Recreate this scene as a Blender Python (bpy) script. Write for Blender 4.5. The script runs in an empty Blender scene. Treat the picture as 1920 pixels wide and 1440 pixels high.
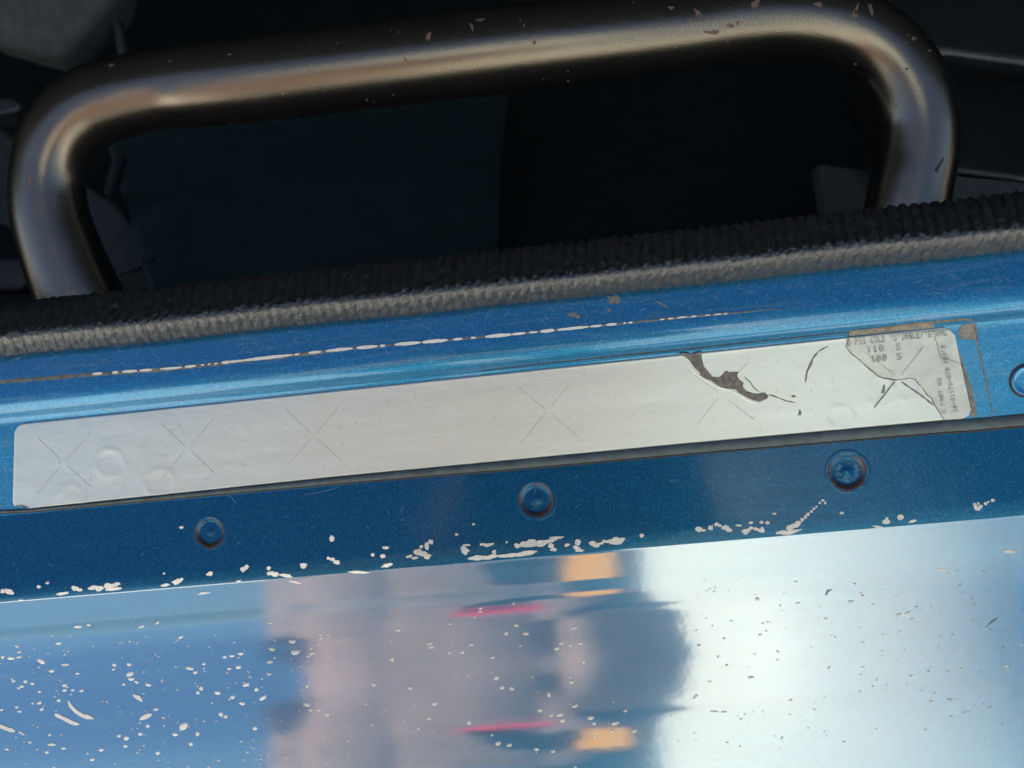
import bpy, bmesh, math, random
from mathutils import Vector, Matrix, noise
from mathutils.bvhtree import BVHTree
R = math.radians
random.seed(7)
sc = bpy.context.scene
COL = sc.collection

# ------------------------------------------------------------------ camera
# World: X runs along the door sill, +Y into the cab, +Z up. Origin = middle of the tyre label.
FPX = 2318.0                       # focal length in photograph pixels (1920 wide)
PITCH, YAW, DIST = R(35), R(6.8), 0.40
W = Vector((-math.sin(YAW)*math.cos(PITCH), math.cos(YAW)*math.cos(PITCH), -math.sin(PITCH)))
CAM = -DIST*W
r0 = W.cross(Vector((0, 0, 1))).normalized(); u0 = r0.cross(W)
X = Vector((1, 0, 0))
ang0 = math.atan2(X.dot(u0), X.dot(r0))
ROLL = ang0 - math.atan(0.0985)    # the sill climbs to the right in the picture
RT = r0*math.cos(ROLL) + u0*math.sin(ROLL)
UP = -r0*math.sin(ROLL) + u0*math.cos(ROLL)
cam_d = bpy.data.cameras.new('camera')
cam_d.sensor_width = 36; cam_d.lens = 36*FPX/1920
cam_d.clip_start = 0.01; cam_d.clip_end = 5000
cam_d.dof.use_dof = True; cam_d.dof.focus_distance = 0.40; cam_d.dof.aperture_fstop = 18
cam = bpy.data.objects.new('camera', cam_d); COL.objects.link(cam)
cam.matrix_world = Matrix(((RT.x, UP.x, -W.x, CAM.x), (RT.y, UP.y, -W.y, CAM.y), (RT.z, UP.z, -W.z, CAM.z), (0, 0, 0, 1)))
sc.camera = cam
# ------------------------------------------------------------------ light
SUN_AZ, SUN_EL = R(-52), R(52)      # behind the truck: this side of the cab is in open shade
wd = bpy.data.worlds.new('World'); sc.world = wd; wd.use_nodes = True
wn = wd.node_tree.nodes; wn.clear()
sky = wn.new('ShaderNodeTexSky'); sky.sky_type = 'NISHITA'; sky.sun_disc = False
sky.sun_elevation = SUN_EL; sky.sun_rotation = SUN_AZ
sky.air_density = 1.0; sky.dust_density = 2.6; sky.ozone_density = .35
bg = wn.new('ShaderNodeBackground'); bg.inputs[1].default_value = 0.055
wo = wn.new('ShaderNodeOutputWorld')
wd.node_tree.links.new(sky.outputs[0], bg.inputs[0]); wd.node_tree.links.new(bg.outputs[0], wo.inputs[0])
sun_d = bpy.data.lights.new('sun', 'SUN'); sun_d.energy = 5.0; sun_d.angle = R(0.5); sun_d.color = (1, .93, .80)
sun = bpy.data.objects.new('sun', sun_d); COL.objects.link(sun)
SD = Vector((math.sin(SUN_AZ)*math.cos(SUN_EL), math.cos(SUN_AZ)*math.cos(SUN_EL), math.sin(SUN_EL)))
sun.rotation_euler = SD.to_track_quat('Z', 'Y').to_euler()
sc.view_settings.view_transform = 'Standard'; sc.view_settings.look = 'None'
sc.view_settings.exposure = 1.95; sc.view_settings.gamma = 1

# ------------------------------------------------------------------ helpers
def ray(px, py):
    return (W*FPX + RT*(px-960) - UP*(py-720)).normalized()

def at_depth(px, py, d):
    r = ray(px, py); return CAM + r*(d/r.dot(W))

def at_z(px, py, z):
    r = ray(px, py); return CAM + r*((z-CAM.z)/r.z)

def link(name, verts, faces, mat, parent=None, smooth=True):
    me = bpy.data.meshes.new(name); me.from_pydata([tuple(v) for v in verts], [], faces)
    if smooth: me.polygons.foreach_set('use_smooth', [True]*len(me.polygons))
    me.update()
    if mat: me.materials.append(mat)
    o = bpy.data.objects.new(name, me); COL.objects.link(o)
    if parent: o.parent = parent
    return o

def thing(name, label, cat, group=None):
    o = bpy.data.objects.new(name, None); COL.objects.link(o); o.empty_display_size = .02
    o['label'] = label; o['category'] = cat
    if group: o['group'] = group
    return o

def tag(o, label=None, cat=None, kind=None, group=None):
    for k, v in (('label', label), ('category', cat), ('kind', kind), ('group', group)):
        if v: o[k] = v
    return o

class Mat:
    def __init__(s, name):
        s.m = bpy.data.materials.new(name); s.m.use_nodes = True
        s.n = s.m.node_tree.nodes; s.l = s.m.node_tree.links
        s.b = s.n['Principled BSDF']; s.out = s.n['Material Output']
        s.tc = s.n.new('ShaderNodeTexCoord').outputs['Object']
    def set(s, **k):
        for a, v in k.items():
            a = a.replace('_', ' ')
            if isinstance(v, tuple): v = (*v, 1) if len(v) == 3 else v
            s.b.inputs[a].default_value = v
        return s
    def map(s, scale):
        mp = s.n.new('ShaderNodeMapping'); mp.inputs['Scale'].default_value = scale
        s.l.new(s.tc, mp.inputs[0]); return mp.outputs[0]
    def noise(s, scale, detail=3, rough=.6, vec=None, dist=0):
        t = s.n.new('ShaderNodeTexNoise'); t.inputs['Scale'].default_value = scale
        t.inputs['Detail'].default_value = detail; t.inputs['Roughness'].default_value = rough
        t.inputs['Distortion'].default_value = dist
        s.l.new(vec or s.tc, t.inputs['Vector']); return t.outputs['Fac']
    def voro(s, scale, vec=None, out='Color'):
        t = s.n.new('ShaderNodeTexVoronoi'); t.inputs['Scale'].default_value = scale
        s.l.new(vec or s.tc, t.inputs['Vector']); return t.outputs[out]
    def ramp(s, fac, stops):
        t = s.n.new('ShaderNodeValToRGB'); e = t.color_ramp.elements
        while len(e) < len(stops): e.new(.5)
        for i, (p, c) in enumerate(stops):
            e[i].position = p; e[i].color = (*c, 1) if len(c) == 3 else c
        s.l.new(fac, t.inputs[0]); return t.outputs[0]
    def rng(s, fac, a, b, c, d):
        t = s.n.new('ShaderNodeMapRange')
        for i, v in enumerate((a, b, c, d)): t.inputs[i+1].default_value = v
        s.l.new(fac, t.inputs[0]); return t.outputs[0]
    def mix(s, fac, a, b, mode='MIX'):
        t = s.n.new('ShaderNodeMix'); t.data_type = 'RGBA'; t.blend_type = mode
        for sock, v in ((t.inputs[0], fac), (t.inputs[6], a), (t.inputs[7], b)):
            if hasattr(v, 'is_output'): s.l.new(v, sock)
            elif isinstance(v, tuple): sock.default_value = (*v, 1)
            else: sock.default_value = v
        return t.outputs[2]
    def to(s, out, inp):
        s.l.new(out, s.b.inputs[inp]); return s
    def bump(s, h, strength, dist, prev=None, coat=False):
        t = s.n.new('ShaderNodeBump'); t.inputs['Strength'].default_value = strength
        t.inputs['Distance'].default_value = dist
        s.l.new(h, t.inputs['Height'])
        if prev: s.l.new(prev, t.inputs['Normal'])
        s.l.new(t.outputs[0], s.b.inputs['Normal'])
        if coat: s.l.new(t.outputs[0], s.b.inputs['Coat Normal'])
        return t.outputs[0]

def flat(name, col, rough=.6, metal=0.0, nscale=900, amount=.35, bump=.0):
    m = Mat(name); m.set(Roughness=rough, Metallic=metal)
    n = m.noise(nscale, 4)
    dark = tuple(c*(1-amount) for c in col); lite = tuple(min(1, c*(1+amount)) for c in col)
    m.to(m.ramp(n, [(.3, dark), (.7, lite)]), 'Base Color')
    if bump: m.bump(m.noise(nscale*1.6, 3), bump, .0003)
    return m.m

# ------------------------------------------------------------------ materials
def paint(name, base, gloss, coat_rough, scuff, metal=.75, coat=1.0, flk=1.0, peel=.05):
    """metallic flake blue paint under a clear coat"""
    m = Mat(name)
    m.set(Metallic=metal, Roughness=.36, Coat_Weight=coat, Coat_Roughness=coat_rough, Coat_IOR=gloss)
    flake = m.voro(2600)
    sep = m.n.new('ShaderNodeSeparateColor'); m.l.new(flake, sep.inputs[0])
    c = m.ramp(sep.outputs[0], [(.0, tuple(b*(1-.28*flk) for b in base)), (.75, base), (1, tuple(min(1, b*(1+.55*flk)+.02*flk) for b in base))])
    # dust and dull scuffs lie along the sill
    st = m.noise(26, 6, .7, m.map((1.2, 22, 22)))
    dust = m.rng(st, .52, .8, 0, scuff)
    c = m.mix(dust, c, (.30, .36, .42))
    m.to(c, 'Base Color')
    m.to(m.rng(st, .35, .8, .30, .55), 'Roughness')
    m.bump(m.noise(1500, 2), .10, .0004)
    t = m.n.new('ShaderNodeBump'); t.inputs['Strength'].default_value = peel; t.inputs['Distance'].default_value = .0005
    m.l.new(m.noise(260, 2), t.inputs['Height']); m.l.new(t.outputs[0], m.b.inputs['Coat Normal'])
    return m.m
BLUE = (.002, .165, .365)
M_RAIL = paint('blue_paint_rail', BLUE, 1.5, .10, .28, .75, 1.0, .75)
M_FLANGE = paint('blue_paint_flange_darkened', (.001, .078, .18), 1.4, .10, .0, .85, .35, .6)  # base darkened to stand in for the dark reflection on the flange
M_BODY = paint('blue_paint_body', (.005, .17, .38), 3.0, .07, .12, .75, 1.0, .3, .016)

m = Mat('weatherstrip_rubber'); m.set(Roughness=.30, IOR=1.75, Specular_Tint=(.80, .90, 1))
wr = m.noise(520, 2, .5, m.map((1.6, 1, 1)), dist=2.2)
m.to(m.ramp(wr, [(.3, (.010, .011, .012)), (.6, (.022, .023, .023)), (.8, (.048, .049, .047))]), 'Base Color')
m.bump(wr, .38, .0006); M_RUBBER = m.m

m = Mat('black_powder_coat'); m.set(Specular_Tint=(1, .92, .80), Roughness=.25, IOR=2.4, Base_Color=(.012, .012, .014))
g = m.noise(75, 5); m.to(m.ramp(g, [(.2, (.006, .006, .007)), (.9, (.010, .009, .009))]), 'Base Color')
m.to(m.rng(g, .2, .9, .22, .30), 'Roughness')
m.bump(m.noise(1700, 2, .5), .17, .0004); M_HANDLE = m.m

m = Mat('brushed_label_foil'); m.set(Metallic=.85, Roughness=.5)
br = m.noise(60, 6, .7, m.map((3, 60, 60)))
bl = m.noise(38, 5, .65)
c = m.ramp(br, [(.25, (.405, .48, .505)), (.75, (.52, .60, .63))])
sg_ = m.noise(9, 4, .6, m.map((1.2, 16, 16)))
c = m.mix(m.rng(sg_, .35, .65, 0, .3), c, (.36, .40, .405))
c = m.mix(m.rng(bl, .5, .8, 0, .35), c, (.44, .44, .40))
m.to(c, 'Base Color'); m.to(m.rng(br, .2, .8, .32, .48), 'Roughness')
m.bump(br, .10, .0004); M_FOIL = m.m
m = Mat('clear_film_over_print'); m.set(Roughness=.32, Metallic=.15)
bl = m.noise(140, 6, .7)
m.to(m.ramp(bl, [(.3, (.36, .41, .39)), (.6, (.47, .525, .505)), (.85, (.37, .36, .31))]), 'Base Color'); m.bump(bl, .2, .0005); M_FILM = m.m
M_INK = flat('faded_ink', (.21, .23, .23), .6, amount=.5)
M_SCRATCH = flat('scored_line', (.32, .34, .33), .5, amount=.3)
M_TORN = flat('bare_dirty_backing', (.12, .115, .105), .8, nscale=700, amount=.45, bump=.5)
M_GLUE = flat('dried_glue', (.17, .165, .145), .7, nscale=500, amount=.4, bump=.4)
M_CRACK = flat('dirt_in_crack', (.16, .12, .075), .8, amount=.5)
M_DARK = flat('black_gap', (.012, .016, .02), .7)
M_SEAL = flat('seam_sealer', (.035, .06, .075), .5, nscale=300, amount=.35, bump=.2)
M_PRIMER = flat('bare_primer', (.52, .53, .50), .55, nscale=1200, amount=.18, bump=.25)
M_PRIMERW = flat('white_primer', (.78, .77, .72), .5, nscale=900, amount=.1, bump=.2)
M_SPECK = flat('dirt_speck', (.09, .16, .22), .7, amount=.4)
M_OCHRE = flat('dirt_smear', (.16, .17, .15), .7, amount=.5)
M_RUST = flat('rust', (.20, .085, .04), .85, nscale=1500, amount=.6, bump=.4)
M_RUSTCHIP = flat('rusty_chip', (.15, .105, .085), .8, nscale=1500, amount=.4)
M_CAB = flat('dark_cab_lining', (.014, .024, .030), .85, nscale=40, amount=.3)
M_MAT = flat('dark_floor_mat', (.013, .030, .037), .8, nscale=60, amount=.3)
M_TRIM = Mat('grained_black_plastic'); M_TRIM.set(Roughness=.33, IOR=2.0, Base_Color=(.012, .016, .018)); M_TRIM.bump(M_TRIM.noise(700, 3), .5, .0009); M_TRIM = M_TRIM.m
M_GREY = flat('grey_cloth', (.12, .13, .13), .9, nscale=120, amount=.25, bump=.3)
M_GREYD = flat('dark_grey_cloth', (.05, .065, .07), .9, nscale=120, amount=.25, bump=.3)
M_CARPET = flat('grey_carpet', (.11, .115, .11), .95, nscale=900, amount=.35, bump=.5)

# ------------------------------------------------------------------ sill profile: elevation of the surface normal by height in the picture
E_KEYS = [(568, 46), (622, 45), (632, 42), (648, 36), (657, 28), (664, 14), (672, -4), (684, -18), (691, -12), (697, 14), (704, 26), (760, 25), (870, 26), (878, 34), (884, 38),
          (1004, 38), (1016, 37), (1034, 30), (1043, 21), (1047, 18), (1053, 25.5), (1094, 25.5), (1106, 22.7), (1112, 23.5), (1135, 28.5), (1180, 33),
          (1260, 35), (1330, 34.5), (1390, 31.6), (1420, 30), (1450, 27.2), (1490, 23), (1540, 18), (1650, -4)]
def elev(v):
    if v <= E_KEYS[0][0]: return E_KEYS[0][1]
    for (a, ea), (b, eb) in zip(E_KEYS, E_KEYS[1:]):
        if v <= b:
            t = (v-a)/(b-a); t = t*t*(3-2*t)
            return ea + (eb-ea)*t
    return E_KEYS[-1][1]
def step(P, v0, v1):
    e = R(elev((v0+v1)/2)); t = (-math.sin(e), -math.cos(e))
    d = ray(960, v1)
    # P + a*t on the ray CAM + b*d  (in the Y-Z plane)
    A = ((t[0], -d.y), (t[1], -d.z)); rx, ry = CAM.y-P[0], CAM.z-P[1]
    det = A[0][0]*A[1][1]-A[0][1]*A[1][0]
    a = (rx*A[1][1]-A[0][1]*ry)/det
    return (P[0]+a*t[0], P[1]+a*t[1])
prof = {720: (0.0, 0.0)}
P = (0.0, 0.0)
for v in range(720, 1660, 2): P = step(P, v, v+2); prof[v+2] = P
P = (0.0, 0.0)
for v in range(720, 530, -2): P = step(P, v, v-2); prof[v-2] = P
VS = sorted(prof)
def pnorm(i, pts):
    a, b = pts[max(0, i-1)], pts[min(len(pts)-1, i+1)]
    ty, tz = b[0]-a[0], b[1]-a[1]; L = math.hypot(ty, tz) or 1
    return (tz/L, -ty/L)         # outward, towards the camera
def strip_mesh(vs, xs, disp=None, extra_top=(), extra_bot=()):
    pts = list(extra_top) + [prof[v] for v in vs] + list(extra_bot)
    verts, faces = [], []
    nr = len(pts)
    nn = [pnorm(i, pts) for i in range(nr)]
    for x in xs:
        for (y, z), (ny, nz) in zip(pts, nn):
            d = disp(x, y, z) if disp else 0
            verts.append((x, y+ny*d, z+nz*d))
    for i in range(len(xs)-1):
        for j in range(nr-1):
            a = i*nr+j; faces.append((a, a+1, a+nr+1, a+nr))
    return verts, faces
def lins(a, b, n): return [a+(b-a)*i/(n-1) for i in range(n)]
XS = lins(-.7, -.25, 12)[:-1] + lins(-.25, .25, 160) + lins(.25, .7, 12)[1:]

# one continuous sheet used only to find where a mark lies on the metal
sv, sf = strip_mesh(VS, [-.7, .7])
SURF = BVHTree.FromPolygons(sv, sf)
def on(px, py, h=0.0, tree=None):
    d = ray(px, py); loc, nor, idx, dist = (tree or SURF).ray_cast(CAM, d)
    if loc is None: return None, None
    if nor.dot(d) > 0: nor = -nor
    return loc + nor*h, nor
PXM = DIST/FPX                     # metres per photograph pixel on the label

# ---- sill
sill = thing('truck_door_sill', 'metallic blue painted truck door sill with chipped edge and glossy bulging panel below', 'door sill')
y0, z0 = prof[VS[0]]
back = [(y0+.05, z0-.14), (y0+.010, z0-.06), (y0+.005, z0-.006), (y0+.002, z0-.001)]
v, f = strip_mesh([a for a in VS if a <= 880], XS, extra_top=back)
rail = link('inner_rail', v, f, M_RAIL, sill)
WELDS = [(393, 998, 24), (1005, 937, 27), (1589, 884, 28)]
weld_pos = [(on(x, y)[0], r*PXM*1.08) for x, y, r in WELDS]
def weld_depth(q):                 # q = distance / radius
    if q > 1.12: return 0.0
    if q > .78: return -.0013*(.5+.5*math.cos(math.pi*(q-.78)/.34))
    if q > .45: return -.0013
    return -.0013 + .0004*(.5+.5*math.cos(math.pi*q/.45))
def flange_disp(x, y, z):
    d = 0.0
    for c, r in weld_pos:
        if abs(x-c.x) < .012:
            d += weld_depth(math.sqrt((x-c.x)**2+(y-c.y)**2+(z-c.z)**2)/r)
    return d
fx = set(XS)
for c, r in weld_pos: fx |= set(lins(c.x-.009, c.x+.009, 60))
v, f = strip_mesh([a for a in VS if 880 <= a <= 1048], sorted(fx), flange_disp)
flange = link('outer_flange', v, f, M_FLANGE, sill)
yb, zb = prof[VS[-1]]
v, f = strip_mesh([a for a in VS if a >= 1048], XS, extra_bot=[(yb+.002, zb-.15), (yb+.02, zb-.35), (yb+.10, zb-.45)])
body = link('body_panel', v, f, M_BODY, sill)
BT = BVHTree.FromPolygons([tuple(q) for q in v], f)

# rusty spot welds sitting in their dimples
m = Mat('spot_weld_paint'); m.set(Metallic=.85, Roughness=.36, Coat_Weight=.35, Coat_Roughness=.1)
at = m.n.new('ShaderNodeAttribute'); at.attribute_name = 'ring'
ns = m.noise(700, 4)
mm = m.n.new('ShaderNodeMath'); mm.operation = 'ADD'; m.l.new(at.outputs['Fac'], mm.inputs[0]); m.l.new(m.rng(ns, .2, .8, -.32, .32), mm.inputs[1])
m.to(m.mix(m.rng(mm.outputs[0], .35, .75, 0, 1), (.001, .078, .18), (.065, .033, .018)), 'Base Color')  # blue repeats the flange's darkened base
m.to(m.rng(mm.outputs[0], .35, .75, .85, 0), 'Metallic'); m.to(m.rng(mm.outputs[0], .3, .7, .35, 0), 'Coat Weight')
m.bump(ns, .4, .0004); M_WELD = m.m
for (c, r), (px, py, rp) in zip(weld_pos, WELDS):
    _, nor = on(px, py); tz = nor.cross(X).normalized()
    verts, faces, ring = [], [], []
    NR, NA = 16, 48
    for i in range(NR+1):
        q = 1.45*i/NR
        for j in range(NA):
            a = 2*math.pi*j/NA
            p = c + (X*math.cos(a)+tz*math.sin(a))*q*r + nor*(weld_depth(q)+.00007*(.5 if q < 1.36 else -2))
            p += nor*.00008*noise.noise(p*900)
            verts.append(p)
            wob = .25*noise.noise(Vector((math.cos(a)*1.3, math.sin(a)*1.3, px)))
            ring.append(max(0, 1-abs(q-1.02-wob*.18)/.36)*(.75+.5*math.sin(-a+.3)*.4+wob))
    for i in range(NR):
        for j in range(NA):
            k = (j+1) % NA; faces.append((i*NA+j, i*NA+k, (i+1)*NA+k, (i+1)*NA+j))
    o = link('spot_weld', verts, faces, M_WELD, flange)
    at_ = o.data.attributes.new('ring', 'FLOAT', 'POINT'); at_.data.foreach_set('value', ring)

# ---- marks lying on a surface: outline in the photograph -> thin plate on the metal
def densify(poly, step_px):
    out = []
    for (a, b), (c, d) in zip(poly, poly[1:]+poly[:1]):
        n = max(1, int(math.hypot(c-a, d-b)/step_px))
        out += [(a+(c-a)*i/n, b+(d-b)*i/n) for i in range(n)]
    return out
def plate(poly, h, tree=None, verts=None, faces=None, base=-.00012):
    """thin plate with a skirt down into the surface; appends to verts/faces"""
    top = [on(x, y, h, tree) for x, y in poly]
    if any(t[0] is None for t in top): return False
    k = len(verts); n = len(poly)
    verts += [t[0] for t in top] + [t[0]+t[1]*(base-h) for t in top]
    if sum(poly[i][0]*poly[(i+1) % n][1]-poly[(i+1) % n][0]*poly[i][1] for i in range(n)) > 0:
        faces.append(tuple(k+n-1-i for i in range(n)))
        for i in range(n): faces.append((k+i, k+(i+1) % n, k+n+(i+1) % n, k+n+i))
    else:
        faces.append(tuple(k+i for i in range(n)))
        for i in range(n): faces.append((k+(i+1) % n, k+i, k+n+i, k+n+(i+1) % n))
    return True
def blob(x, y, w, h, ang=0, rough=.25, n=14):
    s = random.uniform(0, 99); out = []
    for i in range(n):
        a = 2*math.pi*i/n
        k = 1 + rough*noise.noise(Vector((math.cos(a)*1.4+s, math.sin(a)*1.4, s)))*1.6
        dx, dy = math.cos(a)*w/2*k, math.sin(a)*h/2*k
        out.append((x+dx*math.cos(ang)-dy*math.sin(ang), y+dx*math.sin(ang)+dy*math.cos(ang)))
    return out
def mark(name, polys, h, mat, parent, tree=None, stuff=False):
    v, f = [], []
    for p in polys: plate(p, h, tree, v, f)
    if not f: return None
    o = link(name, v, f, mat, parent, smooth=False)
    if stuff: o['kind'] = 'stuff'
    return o
def ribbon(pts, w, jitter=0.0):
    """polyline of given width (px) as an outline polygon, tapering at both ends"""
    P = densify_open(pts, 6); L, Rr = [], []
    for i, (x, y) in enumerate(P):
        a, b = P[max(0, i-1)], P[min(len(P)-1, i+1)]
        tx, ty = b[0]-a[0], b[1]-a[1]; l = math.hypot(tx, ty) or 1
        t = i/(len(P)-1); ww = w*.5*min(1, .35+6*t, .35+6*(1-t))*(1+jitter*noise.noise(Vector((x*.09, y*.09, 3))))
        L.append((x-ty/l*ww, y+tx/l*ww)); Rr.append((x+ty/l*ww, y-tx/l*ww))
    return L + Rr[::-1]
def densify_open(pts, s):
    out = []
    for (a, b), (c, d) in zip(pts, pts[1:]):
        n = max(1, int(math.hypot(c-a, d-b)/s)); out += [(a+(c-a)*i/n, b+(d-b)*i/n) for i in range(n)]
    return out + [pts[-1]]
def ribbon_mesh(name, lines, w, h, mat, parent, tree=None, jitter=0.0):
    """ribbons as quad strips (safe for long curves)"""
    v, f = [], []
    for ln in lines:
        pl = ribbon(ln, w if not isinstance(ln, tuple) else w, jitter); n = len(pl)//2
        L, Q = pl[:n], pl[n:][::-1]
        pts = []
        ok = True
        for a, b in zip(L, Q):
            mid = ((a[0]+b[0])/2, (a[1]+b[1])/2)
            A, B, C = on(*a, -.00003, tree), on(*b, -.00003, tree), on(*mid, h, tree)
            if A[0] is None or B[0] is None or C[0] is None: ok = False; break
            pts.append((A[0], C[0], B[0]))
        if not ok: continue
        k = len(v)
        for t in pts: v += t
        for i in range(len(pts)-1):
            for j in (0, 1): f.append((k+3*i+j, k+3*i+j+1, k+3*i+3+j+1, k+3*i+3+j))
    return link(name, v, f, mat, parent) if f else None

# ---- cracked paint line along the rail
CR = [(-60, 722), (0, 715), (90, 708), (150, 703), (330, 690), (640, 655), (960, 627), (1280, 595), (1420, 583), (1470, 577)]
def cry(x):
    for (a, b), (c, d) in zip(CR, CR[1:]):
        if x <= c: return b+(d-b)*(x-a)/(c-a)
    return CR[-1][1]
M_BEAD = flat('grimy_crack', (.14, .16, .15), .75, nscale=700, amount=.5)
ribbon_mesh('paint_crack', [[(x, cry(x)+1) for x in range(-60, 700, 20)]], 9, .0001, M_BEAD, rail, jitter=.8)
ribbon_mesh('paint_crack', [[(x, cry(x)) for x in range(560, 1471, 20)]], 5, .0001, M_BEAD, rail, jitter=.9)
for x0, x1, w in [(174, 192, 5), (211, 222, 5), (230, 257, 5), (262, 286, 4.5), (301, 342, 4), (347, 368, 4.5), (377, 383, 3), (390, 395, 3), (402, 408, 3), (416, 431, 5.5), (429, 456, 4.5),
                 (452, 549, 5.5), (552, 562, 3.5), (579, 603, 5), (611, 661, 5.5), (669, 708, 6), (713, 722, 4.5), (740, 788, 6), (792, 839, 6.5), (850, 867, 4.5), (883, 892, 4), (910, 959, 6.5),
                 (961, 985, 5), (992, 1007, 3.5), (1014, 1039, 6), (1045, 1104, 5), (1107, 1128, 4), (1137, 1156, 4.5), (1169, 1174, 3), (1178, 1186, 2.5), (1238, 1246, 2.2), (1252, 1262, 2.4), (1270, 1288, 2.6), (1296, 1306, 2.6), (1322, 1332, 2), (1340, 1352, 2.4), (1356, 1364, 2)]:
    xs = lins(x0, x1, max(4, int((x1-x0)/5)))
    up = [(x, cry(x)-w/2*math.sin(math.pi*(i+.35)/(len(xs)-.3))**.45*(1+.35*noise.noise(Vector((x*.2, 1, 0))))) for i, x in enumerate(xs)]
    dn = [(x, cry(x)+w/2*math.sin(math.pi*(i+.35)/(len(xs)-.3))**.45*(1+.35*noise.noise(Vector((x*.2, 9, 0))))) for i, x in enumerate(xs)]
    mark('paint_chip', [up+dn[::-1]], .00022, M_PRIMERW, rail)
# dirt smears on the rail
mark('dirt_smear', [blob(x, y, w, h, a, .7) for x, y, w, h, a in [(1150, 562, 30, 14, .2), (1078, 592, 22, 9, .3), (1240, 570, 26, 4, .55), (1142, 582, 10, 5, 0)]], .00006, M_OCHRE, rail, stuff=True)
# light threads and scratches along the rail and flange
sc_lines = []
for i in range(150):
    x = random.uniform(20, 1900); s = random.random()
    y = 665-.094*x + random.uniform(4, 62)
    L = random.uniform(5, 22); a = random.gauss(-.1, .5)
    sc_lines.append([(x+L*t*math.cos(a), y+L*t*math.sin(a)+3*math.sin(t*3+i)*random.random()) for t in (0, .33, .66, 1)])
o = ribbon_mesh('lint', sc_lines, 1.1, .00005, flat('pale_lint', (.16, .30, .48), .8), rail); o['kind'] = 'stuff'
sc_lines = []
for i in range(60):
    x = random.uniform(20, 1900); y = 985-.09*x + random.uniform(-20, 110)
    L = random.uniform(4, 14); a = random.gauss(0, .9)
    sc_lines.append([(x, y), (x+L*math.cos(a), y+L*math.sin(a))])
sc_lines += [[(570, 927), (590, 925), (620, 918), (636, 912)], [(420, 925), (436, 934), (442, 945)]]
o = ribbon_mesh('lint', sc_lines, 1.2, .00005, flat('pale_scratch', (.12, .24, .36), .7), flange); o['kind'] = 'stuff'

# ---- seam sealer between rail and flange, with a black strip painting the gap's shadow below it
LB = [(-60, 962), (0, 957), (50, 955), (640, 893), (1280, 832), (1770, 788), (1820, 785), (1990, 769)]
def lby(x):
    for (a, b), (c, d) in zip(LB, LB[1:]):
        if x <= c: return b+(d-b)*(x-a)/(c-a)
    return LB[-1][1]
def sw(x): return 5 + 13*min(1, max(0, (x-50)/900)) + 6*min(1, max(0, (x-900)/900))
def strip(name, fa, fb, h, mat, parent, x0=-60, x1=1990, n=70):
    v, f = [], []
    for x in lins(x0, x1, n):
        a, b = fa(x), fb(x); m_ = (a+b)/2
        for y, hh in ((a, -.0001), (a+(m_-a)*.3, h), (b-(b-m_)*.3, h), (b, -.0001)): v.append(on(x, y, hh)[0])
    for i in range(n-1):
        for j in range(3): f.append((4*i+j, 4*i+j+1, 4*i+4+j+1, 4*i+4+j))
    return link(name, v, f, mat, parent)
strip('seam_sealer', lambda x: lby(x)-1, lambda x: lby(x)+sw(x), .0006, M_SEAL, sill)
strip('sealer_gap_shadow', lambda x: lby(x)+sw(x)-3, lambda x: lby(x)+sw(x)+2.4, .0003, M_DARK, sill)  # raised black strip, painted-in shadow of the gap

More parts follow.
